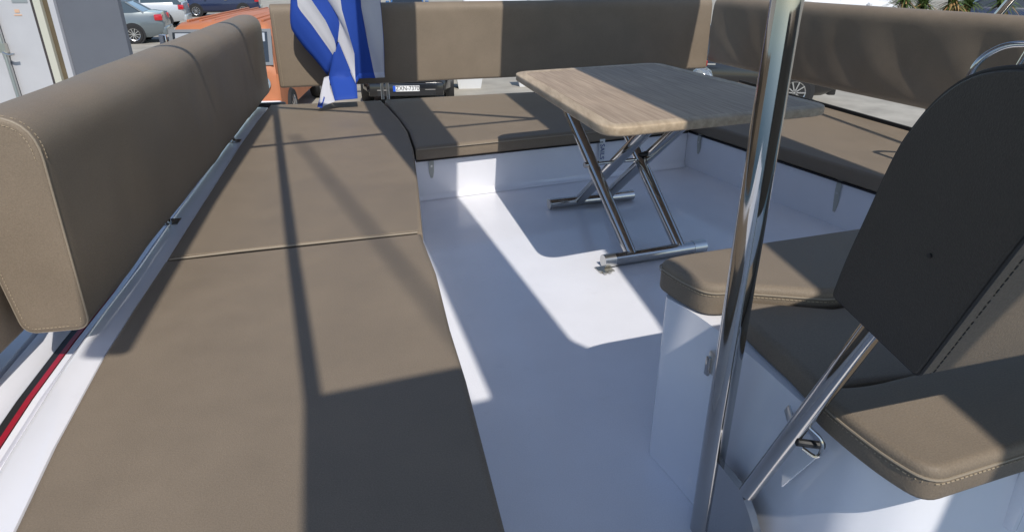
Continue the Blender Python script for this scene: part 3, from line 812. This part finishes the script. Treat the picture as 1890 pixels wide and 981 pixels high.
# lower tail of the cloth
cloth_between(bm, [(0.105, 0.62), (0.06, 0.47), (0.08, 0.306)], 0.062, [(0.150, 0.70), (0.238, 0.42), (0.228, 0.316)], 0.075, 0, 12)
cloth_between(bm, [(0.03, 0.47), (-0.006, 0.354), (-0.026, 0.262)], 0.05, [(0.066, 0.48), (0.06, 0.40), (0.082, 0.30)], 0.06, 1, 12)
cloth_between(bm, [(0.00, 0.36), (-0.034, 0.27)], 0.045, [(0.02, 0.33), (-0.005, 0.262)], 0.055, 0, 4)
bmesh.ops.remove_doubles(bm, verts=bm.verts, dist=0.0005)
o = link('cloth', bm, ['flag_blue', 'flag_white'], None); child_at(o, fl)
so = o.modifiers.new('thickness', 'SOLIDIFY'); so.thickness = 0.0012
o = tube('staff', [tuple(fpos(0.33, 0.95, -0.03)), tuple(fpos(0.25, 1.9, -0.03))], 0.012, 'wood_post'); child_at(o, fl)
o = newbox('staff_clamp', tuple(fpos(0.30, 0.93, -0.02)), tuple(fpos(0.36, 0.97, -0.06)), 'steel_satin'); child_at(o, fl)

# ================================================================== BACKGROUND: container
ct = empty('shipping_container', (-6.4, 10.2, GZ)); tag(ct, 'white shipping container with locking bar at the upper left', 'container')
def cb(name, a, b, m, bev=0.0):
    o = newbox(name, a, b, m, None, None, bev); return child_at(o, ct)
child_at(prism('body', [(-8.6, 9.102), (-5.88, 9.102), (-8.5, 14.8), (-11.2, 14.8)], GZ + 0.15, 1.15, 'container_white'), ct)
cb('door', (-8.4, 9.0, GZ + 0.2), (-6.70, 9.09, 1.1), 'container_white')
cb('door', (-6.665, 9.0, GZ + 0.2), (-6.19, 9.09, 1.1), 'container_white')
cb('door_gasket', (-6.19, 9.0, GZ + 0.2), (-6.145, 9.09, 1.1), 'gasket')
cb('corner_post', (-6.143, 8.98, GZ + 0.1), (-6.05, 9.09, 1.15), 'container_cream')
cb('corner_post', (-5.945, 8.97, GZ + 0.1), (-5.87, 9.09, 1.15), 'container_white')
cb('post_recess', (-6.048, 9.03, GZ + 0.1), (-5.947, 9.09, 1.15), 'wood_post')
cb('side_panel', (-5.868, 9.02, GZ + 0.1), (-5.075, 9.10, 1.15), 'container_grey')
o = tube('locking_bar', [(-6.68, 8.96, GZ + 0.3), (-6.68, 8.96, 1.05)], 0.03, 'steel_satin', None, 12); child_at(o, ct)
o = tube('bar_handle', arc_path([(-6.68, 8.92, 0.14), (-6.60, 8.90, 0.11), (-6.52, 8.90, 0.12)], 0.03), 0.014, 'steel_satin', None, 8); child_at(o, ct)
cb('bar_bracket', (-6.73, 8.93, 0.13), (-6.64, 8.99, 0.25), 'zinc')
cb('label_plate', (-6.42, 8.994, 0.74), (-6.22, 9.0, 0.86), 'alu')
cb('sticker', (-6.42, 8.995, 0.62), (-6.36, 9.0, 0.66), 'orange_print')
cb('sticker', (-6.44, 8.995, 0.585), (-6.34, 9.0, 0.600), 'orange_print')

# ================================================================== vehicles
def wheel(parent, x, y, r, w, side, spokes=5):
    t = empty('wheel', (0, 0, 0)); t.parent = parent; t.location = (x, y, r)
    bm = bmesh.new()
    prof = [(r * 0.66, -w / 2), (r * 0.93, -w / 2), (r, -w * 0.3), (r, w * 0.3), (r * 0.93, w / 2), (r * 0.66, w / 2)]
    N = 28; rings = []
    for k in range(N):
        a = 2 * math.pi * k / N
        rings.append([bm.verts.new((q * math.cos(a), s, q * math.sin(a))) for q, s in prof])
    for k in range(N):
        a, b = rings[k], rings[(k + 1) % N]
        for j in range(len(prof)): bm.faces.new((a[j], a[(j + 1) % 6], b[(j + 1) % 6], b[j]))
    link('tyre', bm, 'tyre', t)
    bm = bmesh.new()
    ys = side * w * 0.42
    for k in range(spokes * 2):
        a = 2 * math.pi * k / (spokes * 2); c_, s_ = math.cos(a), math.sin(a)
        box(bm, (r * 0.05, ys - 0.02, -r * 0.035), (r * 0.66, ys + 0.012, r * 0.035), None)
        for v in bm.verts[-8:] if hasattr(bm.verts, '__getitem__') and False else []: pass
        bm.verts.ensure_lookup_table()
        for v in bm.verts[len(bm.verts) - 8:]:
            x_, z_ = v.co.x, v.co.z; v.co.x = x_ * c_ - z_ * s_; v.co.z = x_ * s_ + z_ * c_
    N = 28
    for k in range(N):
        a, b = 2 * math.pi * k / N, 2 * math.pi * (k + 1) / N
        vs = [bm.verts.new((q * math.cos(t_), yy, q * math.sin(t_))) for q, yy, t_ in ((r * 0.60, ys, a), (r * 0.68, ys + side * 0.015, a), (r * 0.68, ys + side * 0.015, b), (r * 0.60, ys, b))]
        bm.faces.new(vs)
    link('rim', bm, 'rim', t, smooth=False)
    tube('hub', [(0, ys - 0.03 * side, 0), (0, ys + 0.02 * side, 0)], r * 0.14, 'rim', t, 12)
    bm = bmesh.new()
    c_ = [bm.verts.new((r * 0.66 * math.cos(2 * math.pi * k / N), side * w * 0.1, r * 0.66 * math.sin(2 * math.pi * k / N))) for k in range(N)]
    bm.faces.new(c_)
    link('brake_disc', bm, 'black_plastic', t)
    return t
def loft(name, sections, m, parent):
    bm = bmesh.new()
    rs = [[bm.verts.new(p) for p in s] for s in sections]
    n = len(rs[0])
    for a, b in zip(rs, rs[1:]):
        for k in range(n): bm.faces.new((a[k], a[(k + 1) % n], b[(k + 1) % n], b[k]))
    bm.faces.new(rs[0]); bm.faces.new(rs[-1])
    return link(name, bm, m, parent, angle=50)
def car(label, loc, rz, paint, style='sedan', L=4.6, W=1.8, Ht=1.45, group=None, plate=None, glass='glass_dark', cat='car'):
    t = empty('parked_car' if style != 'van' else 'parked_van', loc, rz)
    tag(t, label, cat, group)
    h = W / 2
    if style == 'sedan':
        top = [(-0.5, 0.70), (-0.49, 0.98), (-0.40, 1.03), (-0.30, 1.0), (0.0, 0.98), (0.18, 0.97), (0.30, 0.92), (0.44, 0.80), (0.495, 0.66), (0.5, 0.5)]
        cab = [(-0.38, 1.0, 0.0), (-0.27, 1.36, 0.8), (-0.12, 1.45, 1.0), (0.05, 1.43, 1.0), (0.10, 1.36, 0.9), (0.235, 0.96, 0.0)]
    elif style == 'hatch':
        top = [(-0.5, 0.7), (-0.495, 1.0), (-0.47, 1.05), (-0.30, 1.04), (0.0, 1.02), (0.18, 1.0), (0.30, 0.95), (0.44, 0.84), (0.495, 0.68), (0.5, 0.5)]
        cab = [(-0.48, 1.05, 0.0), (-0.42, 1.40, 0.8), (-0.30, 1.50, 1.0), (0.05, 1.50, 1.0), (0.10, 1.42, 0.9), (0.26, 0.98, 0.0)]
    else:
        top = [(-0.5, 0.7), (-0.495, 1.1), (-0.47, 1.15), (-0.30, 1.15), (0.0, 1.15), (0.25, 1.15), (0.36, 1.08), (0.46, 0.95), (0.495, 0.75), (0.5, 0.5)]
        cab = [(-0.498, 1.1, 0.0), (-0.49, 1.85, 0.9), (-0.46, 1.92, 1.0), (0.20, 1.92, 1.0), (0.25, 1.82, 0.9), (0.40, 1.08, 0.0)]
    k_ = Ht / (1.92 if style == 'van' else (1.5 if style == 'hatch' else 1.45))
    secs = []
    for u, zt in top:
        zt *= k_; x = u * L
        e = 1 - 0.16 * max(0, (abs(u) - 0.36) / 0.14) ** 2
        w = h * e; zb = 0.22 + 0.12 * max(0, (abs(u) - 0.4) / 0.1)
        zb = min(zb, zt - 0.1); zm = zb + (zt - zb) * 0.55
        secs.append([(x, -w * 0.9, zb), (x, -w, zb + (zt - zb) * 0.2), (x, -w, zm), (x, -w * 0.97, zb + (zt - zb) * 0.82), (x, -w * 0.90, zt), (x, 0, zt + 0.025),
                     (x, w * 0.90, zt), (x, w * 0.97, zb + (zt - zb) * 0.82), (x, w, zm), (x, w, zb + (zt - zb) * 0.2), (x, w * 0.9, zb)])
    loft('body', secs, paint, t)
    zbelt = 0.97 * k_ if style != 'van' else 1.1 * k_
    gs, rs = [], []
    for u, zt, f in cab:
        zt *= k_; x = u * L; zt = max(zt, zbelt + 0.01)
        w0 = h * 0.89; w1 = h * (0.89 - 0.19 * min(1, (zt - zbelt) / 0.45)) if style != 'van' else h * (0.89 - 0.06 * min(1, (zt - zbelt) / 0.7))
        gs.append([(x, -w0, zbelt - 0.02), (x, -w1, zt - 0.01), (x, w1, zt - 0.01), (x, w0, zbelt - 0.02)])
        rs.append([(x, -w1 - 0.012, zt - 0.045), (x, -w1 * 0.94, zt + 0.012), (x, 0, zt + 0.03), (x, w1 * 0.94, zt + 0.012), (x, w1 + 0.012, zt - 0.045)])
    loft('window_glass' if style != 'van' else 'side_panel', gs, glass if style != 'van' else paint, t)
    loft('roof', rs[1:5], paint, t)
    # pillars
    for s in (-1, 1):
        for (u0, z0, u1, z1) in ((cab[0][0], cab[0][1], cab[1][0], cab[1][1]), (cab[5][0], cab[5][1], cab[4][0], cab[4][1]), (-0.08, 0.97, -0.09, cab[2][1])):
            z0 *= k_; z1 *= k_
            wA = h * 0.895; wB = h * (0.89 - 0.19 * min(1, (z1 - zbelt) / 0.45)) + 0.008
            tube('pillar', [(u0 * L, s * wA, max(z0, zbelt) - 0.01), (u1 * L, s * wB, z1 - 0.02)], 0.035, paint, t, 6)
    if style == 'van':
        bm = bmesh.new()
        x0, x1 = 0.245 * L, 0.385 * L
        box(bm, (-0.01, -h * 0.72, -0.36 * k_), (0.012, h * 0.72, 0.30 * k_))
        o = link('windscreen', bm, glass, t); o.location = (0.335 * L, 0, 1.47 * k_); o.rotation_euler = (0, R(-42), 0)
    r = 0.33 if style != 'van' else 0.34
    for u in (-0.29, 0.31):
        for s in (-1, 1):
            bm = bmesh.new(); N = 24
            a = [bm.verts.new(((r + 0.06) * math.cos(2 * math.pi * k / N), 0, (r + 0.06) * math.sin(2 * math.pi * k / N))) for k in range(N)]
            b = [bm.verts.new((v.co.x, -s * 0.15, v.co.z)) for v in a]
            for k in range(N): bm.faces.new((a[k], a[(k + 1) % N], b[(k + 1) % N], b[k]))
            bm.faces.new(a)
            o = link('wheel_arch', bm, 'black_plastic', t); o.location = (u * L, s * (h + 0.004), r + 0.02)
            wheel(t, u * L, s * (h - 0.075), r, 0.21, s)
    for s in (-1, 1):
        o = newbox('headlight', (0.455 * L, s * h * 0.50 - 0.16, 0.60 * k_), (0.493 * L, s * h * 0.50 + 0.17, 0.74 * k_), 'lamp_clear', t, None, 0.03)
        o = newbox('taillight', (-0.500 * L, s * h * 0.76 - 0.13, 0.74 * k_), (-0.445 * L, s * h * 0.76 + 0.16, 0.94 * k_), 'lamp_red', t, None, 0.03)
        newbox('door_mirror', (0.16 * L, s * (h + 0.08) - 0.09, 0.98 * k_), (0.19 * L, s * (h + 0.08) + 0.09, 1.1 * k_), paint, t, None, 0.03)
        newbox('sill_trim', (-0.19 * L, s * h - 0.02, 0.24), (0.22 * L, s * h + 0.012, 0.30), 'black_plastic', t)
        newbox('door_handle', (-0.10 * L, s * h * 0.985 - 0.01, 0.83 * k_), (-0.06 * L, s * h * 0.985 + 0.022, 0.86 * k_), 'chrome', t)
    newbox('front_bumper', (0.47 * L, -h * 0.80, 0.26), (0.508 * L, h * 0.80, 0.52), paint if paint != 'black_paint' else 'black_paint', t, None, 0.03)
    newbox('grille', (0.495 * L, -h * 0.42, 0.54 * k_), (0.503 * L, h * 0.42, 0.66 * k_), 'black_plastic', t)
    newbox('rear_bumper', (-0.512 * L, -h * 0.85, 0.28), (-0.48 * L, h * 0.85, 0.56), paint, t, None, 0.03)
    if plate:
        p = empty('number_plate'); p.parent = t; p.location = (0.5135 * L, 0.0, 0.42)
        newbox('plate_board', (0, -0.26, -0.055), (0.008, 0.26, 0.055), 'plate_white', p)
        newbox('plate_band', (0.0085, -0.26, -0.055), (0.0100, -0.21, 0.055), 'plate_blue', p)
        M = Matrix.Translation((0.0095, 0.025, 0)) @ Matrix.Rotation(R(90), 4, 'Z') @ Matrix.Rotation(R(90), 4, 'X') @ Matrix.Diagonal((1.0, 1.15, 1, 1))
        text_mesh('lettering', plate, 0.105, 'plate_ink', p, M)
        newbox('lower_intake', (0.500 * L, -h * 0.62, 0.28), (0.511 * L, h * 0.62, 0.38), 'black_plastic', t)
        newbox('intake_trim', (0.505 * L, -h * 0.62, 0.385), (0.5125 * L, -h * 0.40, 0.40), 'chrome', t)
        newbox('intake_trim', (0.505 * L, h * 0.40, 0.385), (0.5125 * L, h * 0.62, 0.40), 'chrome', t)
    return t
car('silver grey saloon parked beside the container, rear end showing', (-15.75, 26.1, GZ), R(197), 'silver_paint', 'sedan', 5.0, 1.9, 1.56, glass='glass_teal')
car('pale silver hatchback parked behind the grey saloon', (-17.9, 33.3, GZ), R(195), 'pale_silver', 'hatch', 4.4, 1.8, 1.6, glass='glass_teal')
car('dark car at the top edge beside the orange van', (-17.2, 41.5, GZ), R(195), 'navy_paint', 'hatch', 4.3, 1.8, 1.55)
car('black car whose front number plate shows below the back backrest', (-2.33, 15.4, GZ), R(-84), 'black_paint', 'hatch', 4.3, 1.85, 1.48, plate='ZXN-7370')
car('black car past the steel pole, one alloy wheel showing under the right backrest', (4.45, 14.35, GZ), R(-8), 'black_paint', 'hatch', 4.3, 1.8, 1.5)
car('blue car peeping over the back backrest near the flag', (-5.4, 36.0, GZ), R(-80), 'blue_paint', 'sedan', 4.5, 1.8, 1.45)
car('grey car peeping over the back backrest behind the flag', (-9.2, 36.5, GZ), R(-85), 'grey_paint', 'hatch', 4.3, 1.8, 1.5)
car('white van at the top edge above the middle of the back backrest', (-0.1, 37.0, GZ), R(5), 'white_paint', 'van', 5.0, 1.95, 2.1, cat='van')
car('white van at the top edge left of the spiky plants', (14.9, 32.0, GZ), R(5), 'white_paint', 'van', 5.0, 1.95, 2.1, cat='van')
car('dark blue car behind the spiky plants at the top right', (22.6, 31.8, GZ), R(-20), 'navy_paint', 'sedan', 4.6, 1.8, 1.45)

# orange van
ov = empty('orange_van', (-4.72, 11.0, GZ - 0.0), R(180 + 6)); tag(ov, 'faded orange old van parked behind the left backrest, windscreen facing us', 'van')
# local: +y is backwards from the nose after the turn, so the nose is at local y = 0 and the body runs to local -y
W = 0.85; LN = 4.6
secs = []
def vsec(y, zt, w, wt, zb=0.35): return [(-w, y, zb), (-w, y, 1.0), (-wt, y, zt - 0.10), (-wt + 0.08, y, zt - 0.015), (0, y, zt + 0.02), (wt - 0.08, y, zt - 0.015), (wt, y, zt - 0.10), (w, y, 1.0), (w, y, zb)]
loft('body', [vsec(0.0, 1.04, W * 0.97, W * 0.95), vsec(-0.02, 1.10, W, W * 0.97), vsec(-0.20, 1.64, W, W * 0.90), vsec(-0.27, 1.75, W, W * 0.90), vsec(-0.5, 1.79, W, W * 0.90), vsec(-2.5, 1.80, W, W * 0.9), vsec(-LN, 1.78, W, W * 0.9)], 'orange_paint', ov)
for k in range(7):
    x = -0.6 + 0.2 * k
    newbox('roof_rib', (x - 0.02, -LN + 0.2, 1.78), (x + 0.02, -0.55, 1.815), 'orange_paint', ov, None, 0.006)
def tilted(name, x0, x1, z0, z1, m, off, thick=0.012):
    # plates on the sloping windscreen plane (from y=-0.02,z=1.10 to y=-0.20,z=1.72)
    dy, dz = -0.18, 0.62
    ln = math.hypot(dy, dz); ny, nz = dz / ln, -dy / ln
    bm = bmesh.new(); c_ = []
    for x in (x0, x1):
        for z in (z0, z1):
            y = -0.02 + (z - 1.10) / 0.62 * -0.18
            for o_ in (off, off + thick): c_.append(bm.verts.new((x, y + ny * o_, z + nz * o_)))
    for f in ((0, 1, 3, 2), (4, 6, 7, 5), (0, 4, 5, 1), (2, 3, 7, 6), (0, 2, 6, 4), (1, 5, 7, 3)): bm.faces.new([c_[i] for i in f])
    return link(name, bm, m, ov)
wf = tilted('windscreen_frame', -0.80, 0.80, 1.14, 1.69, 'grey_paint', 0.004)
tilted('windscreen', -0.74, 0.74, 1.19, 1.645, 'glass_dark', 0.010)
tilted('glass_glint', -0.70, -0.30, 1.50, 1.63, 'pale_silver', 0.020, 0.004)  # pale plate standing in for a white reflection on the glass
tilted('glass_glint', 0.36, 0.70, 1.50, 1.63, 'pale_silver', 0.020, 0.004)  # same painted reflection at the other side of the windscreen
tilted('wiper', -0.40, 0.05, 1.22, 1.235, 'black_plastic', 0.024, 0.01)
for s in (-1, 1):
    tube('headlight', [(s * 0.60, 0.0, 0.86), (s * 0.60, 0.05, 0.86)], 0.10, 'lamp_clear', ov, 20)
    tube('headlight_ring', [(s * 0.60, -0.01, 0.86), (s * 0.60, 0.035, 0.86)], 0.125, 'chrome', ov, 20)
    newbox('turn_signal', (s * 0.60 - 0.08, 0.0, 1.01), (s * 0.60 + 0.08, 0.03, 1.06), 'faded_orange', ov, None, 0.008)
    newbox('door_mirror', (s * 0.90 - 0.05, -0.22, 1.35), (s * 0.90 + 0.07, -0.16, 1.62), 'chrome', ov, None, 0.02)
    tube('mirror_arm', [(s * 0.83, -0.2, 1.30), (s * 0.91, -0.19, 1.36)], 0.012, 'black_plastic', ov, 8)
    for y in (-0.75, -3.6):
        wheel(ov, 0, 0, 0.33, 0.2, 1).location = (s * 0.80, y, 0.33)
newbox('bumper', (-0.86, 0.0, 0.42), (0.86, 0.12, 0.58), 'lamp_clear', ov, None, 0.03)
newbox('bumper_rubber', (-0.86, 0.12, 0.46), (0.86, 0.135, 0.53), 'black_rubber', ov)
newbox('grille', (-0.40, 0.0, 0.78), (0.40, 0.015, 0.94), 'chrome', ov)
for o in [c for c in ov.children if c.name.startswith('wheel')]: o.rotation_euler = (0, 0, R(90))

# water bottle on the aft platform behind the backrest
prism('aft_platform', [(-1.6, 4.72), (1.93, 5.71), (1.75, 6.5), (-1.75, 5.5)], -0.02, 0.06, 'gelcoat', deck, 0.05)
wb = empty('water_bottle', (1.70, 6.0, 0.062)); tag(wb, 'clear water bottle with a red cap behind the table, beside the back backrest', 'bottle')
def lathe(name, prof, m, parent, n_=24):
    bm = bmesh.new(); rs = []
    for r_, z_ in prof: rs.append([bm.verts.new((r_ * math.cos(2 * math.pi * k / n_), r_ * math.sin(2 * math.pi * k / n_), z_)) for k in range(n_)])
    for a, b in zip(rs, rs[1:]):
        for k in range(n_): bm.faces.new((a[k], a[(k + 1) % n_], b[(k + 1) % n_], b[k]))
    bm.faces.new(rs[0]); bm.faces.new(rs[-1])
    return link(name, bm, m, parent)
lathe('bottle_body', [(0.08, 0.0), (0.10, 0.01), (0.102, 0.10), (0.097, 0.105), (0.102, 0.115), (0.10, 0.20), (0.075, 0.255), (0.03, 0.285), (0.026, 0.30)], 'bottle_plastic', wb)
lathe('cap', [(0.034, 0.296), (0.036, 0.30), (0.036, 0.335), (0.032, 0.34)], 'cap_red', wb)

# flower pots
def pot(loc, rz, label):
    t = empty('plant_pot', loc, rz); tag(t, label, 'pot', 'white pots on the quay')
    bm = bmesh.new()
    def rect(a, b, z): return [bm.verts.new((x, y, z)) for x, y in ((-a, -b), (a, -b), (a, b), (-a, b))]
    r0, r1, r2, r3 = rect(0.26, 0.17, 0.0), rect(0.33, 0.22, 0.40), rect(0.30, 0.19, 0.40), rect(0.27, 0.17, 0.30)
    for a, b in ((r0, r1), (r1, r2), (r2, r3)):
        for k in range(4): bm.faces.new((a[k], a[(k + 1) % 4], b[(k + 1) % 4], b[k]))
    bm.faces.new(r0); bm.faces.new(r3)
    link('tub', bm, 'pot_white', t, smooth=False)
    bm = bmesh.new()
    for (a, b) in (((-0.35, -0.24, 0.37), (0.35, -0.20, 0.42)), ((-0.35, 0.20, 0.37), (0.35, 0.24, 0.42)), ((-0.35, -0.199, 0.37), (-0.31, 0.199, 0.42)), ((0.31, -0.199, 0.37), (0.35, 0.199, 0.42))): box(bm, a, b)
    link('rim', bm, 'pot_white', t, smooth=False)
    newbox('soil', (-0.28, -0.18, 0.301), (0.28, 0.18, 0.36), 'bark', t)
pot((-1.02, 15.9, GZ), R(8), 'white planter box on the quay left of the table')
pot((0.42, 16.2, GZ), R(8), 'white planter box peeping out beside the table corner')

# spiky plants
def yucca(loc, h, n, label, dry=0.2):
    t = empty('yucca_plant', loc); tag(t, label, 'plant', 'spiky plants at the top right')
    tube('trunk', [(0, 0, 0), (0.05, 0.02, h * 0.5), (0.0, 0.0, h)], [0.16, 0.12, 0.10], 'bark', t, 10)
    for nm, m, cnt in (('crown', 'leaf', int(n * (1 - dry))), ('dry_leaves', 'dry_leaf', int(n * dry))):
        bm = bmesh.new()
        for k in range(cnt):
            a = random.uniform(0, 2 * math.pi)
            el = random.uniform(-0.2, 1.35) if nm == 'crown' else random.uniform(-1.2, 0.0)
            ln = random.uniform(0.6, 1.0) * 0.95; w = random.uniform(0.025, 0.045)
            b0 = Vector((random.uniform(-.08, .08), random.uniform(-.08, .08), h + random.uniform(-0.25, 0.15)))
            d = Vector((math.cos(a) * math.cos(el), math.sin(a) * math.cos(el), math.sin(el)))
            sd = Vector((-math.sin(a), math.cos(a), 0))
            prev = None
            for j in range(5):
                u = j / 4; p = b0 + d * ln * u + Vector((0, 0, -0.35 * ln * u * u * math.cos(el)))
                ww = w * (1 - u) ** 0.6 + 0.002
                cur = (bm.verts.new(p - sd * ww), bm.verts.new(p + sd * ww))
                if prev: bm.faces.new((prev[0], prev[1], cur[1], cur[0]))
                prev = cur
        o = link(nm, bm, m, t); o['kind'] = 'stuff'
ys = [(15.35, 27.4, 1.45, 'leftmost spiky green plant above the right backrest', 0.10), (16.35, 27.8, 1.25, 'second spiky plant from the left above the right backrest', 0.15),
      (17.1, 27.2, 1.35, 'spiky plant with dry brown leaves above the right backrest', 0.55), (18.0, 27.6, 1.35, 'second spiky plant from the right above the right backrest', 0.12),
      (18.9, 27.0, 1.4, 'rightmost spiky green plant above the right backrest', 0.10)]
for x, y, h, lb, dr_ in ys: yucca((x, y, GZ), h, 230, lb, dr_)
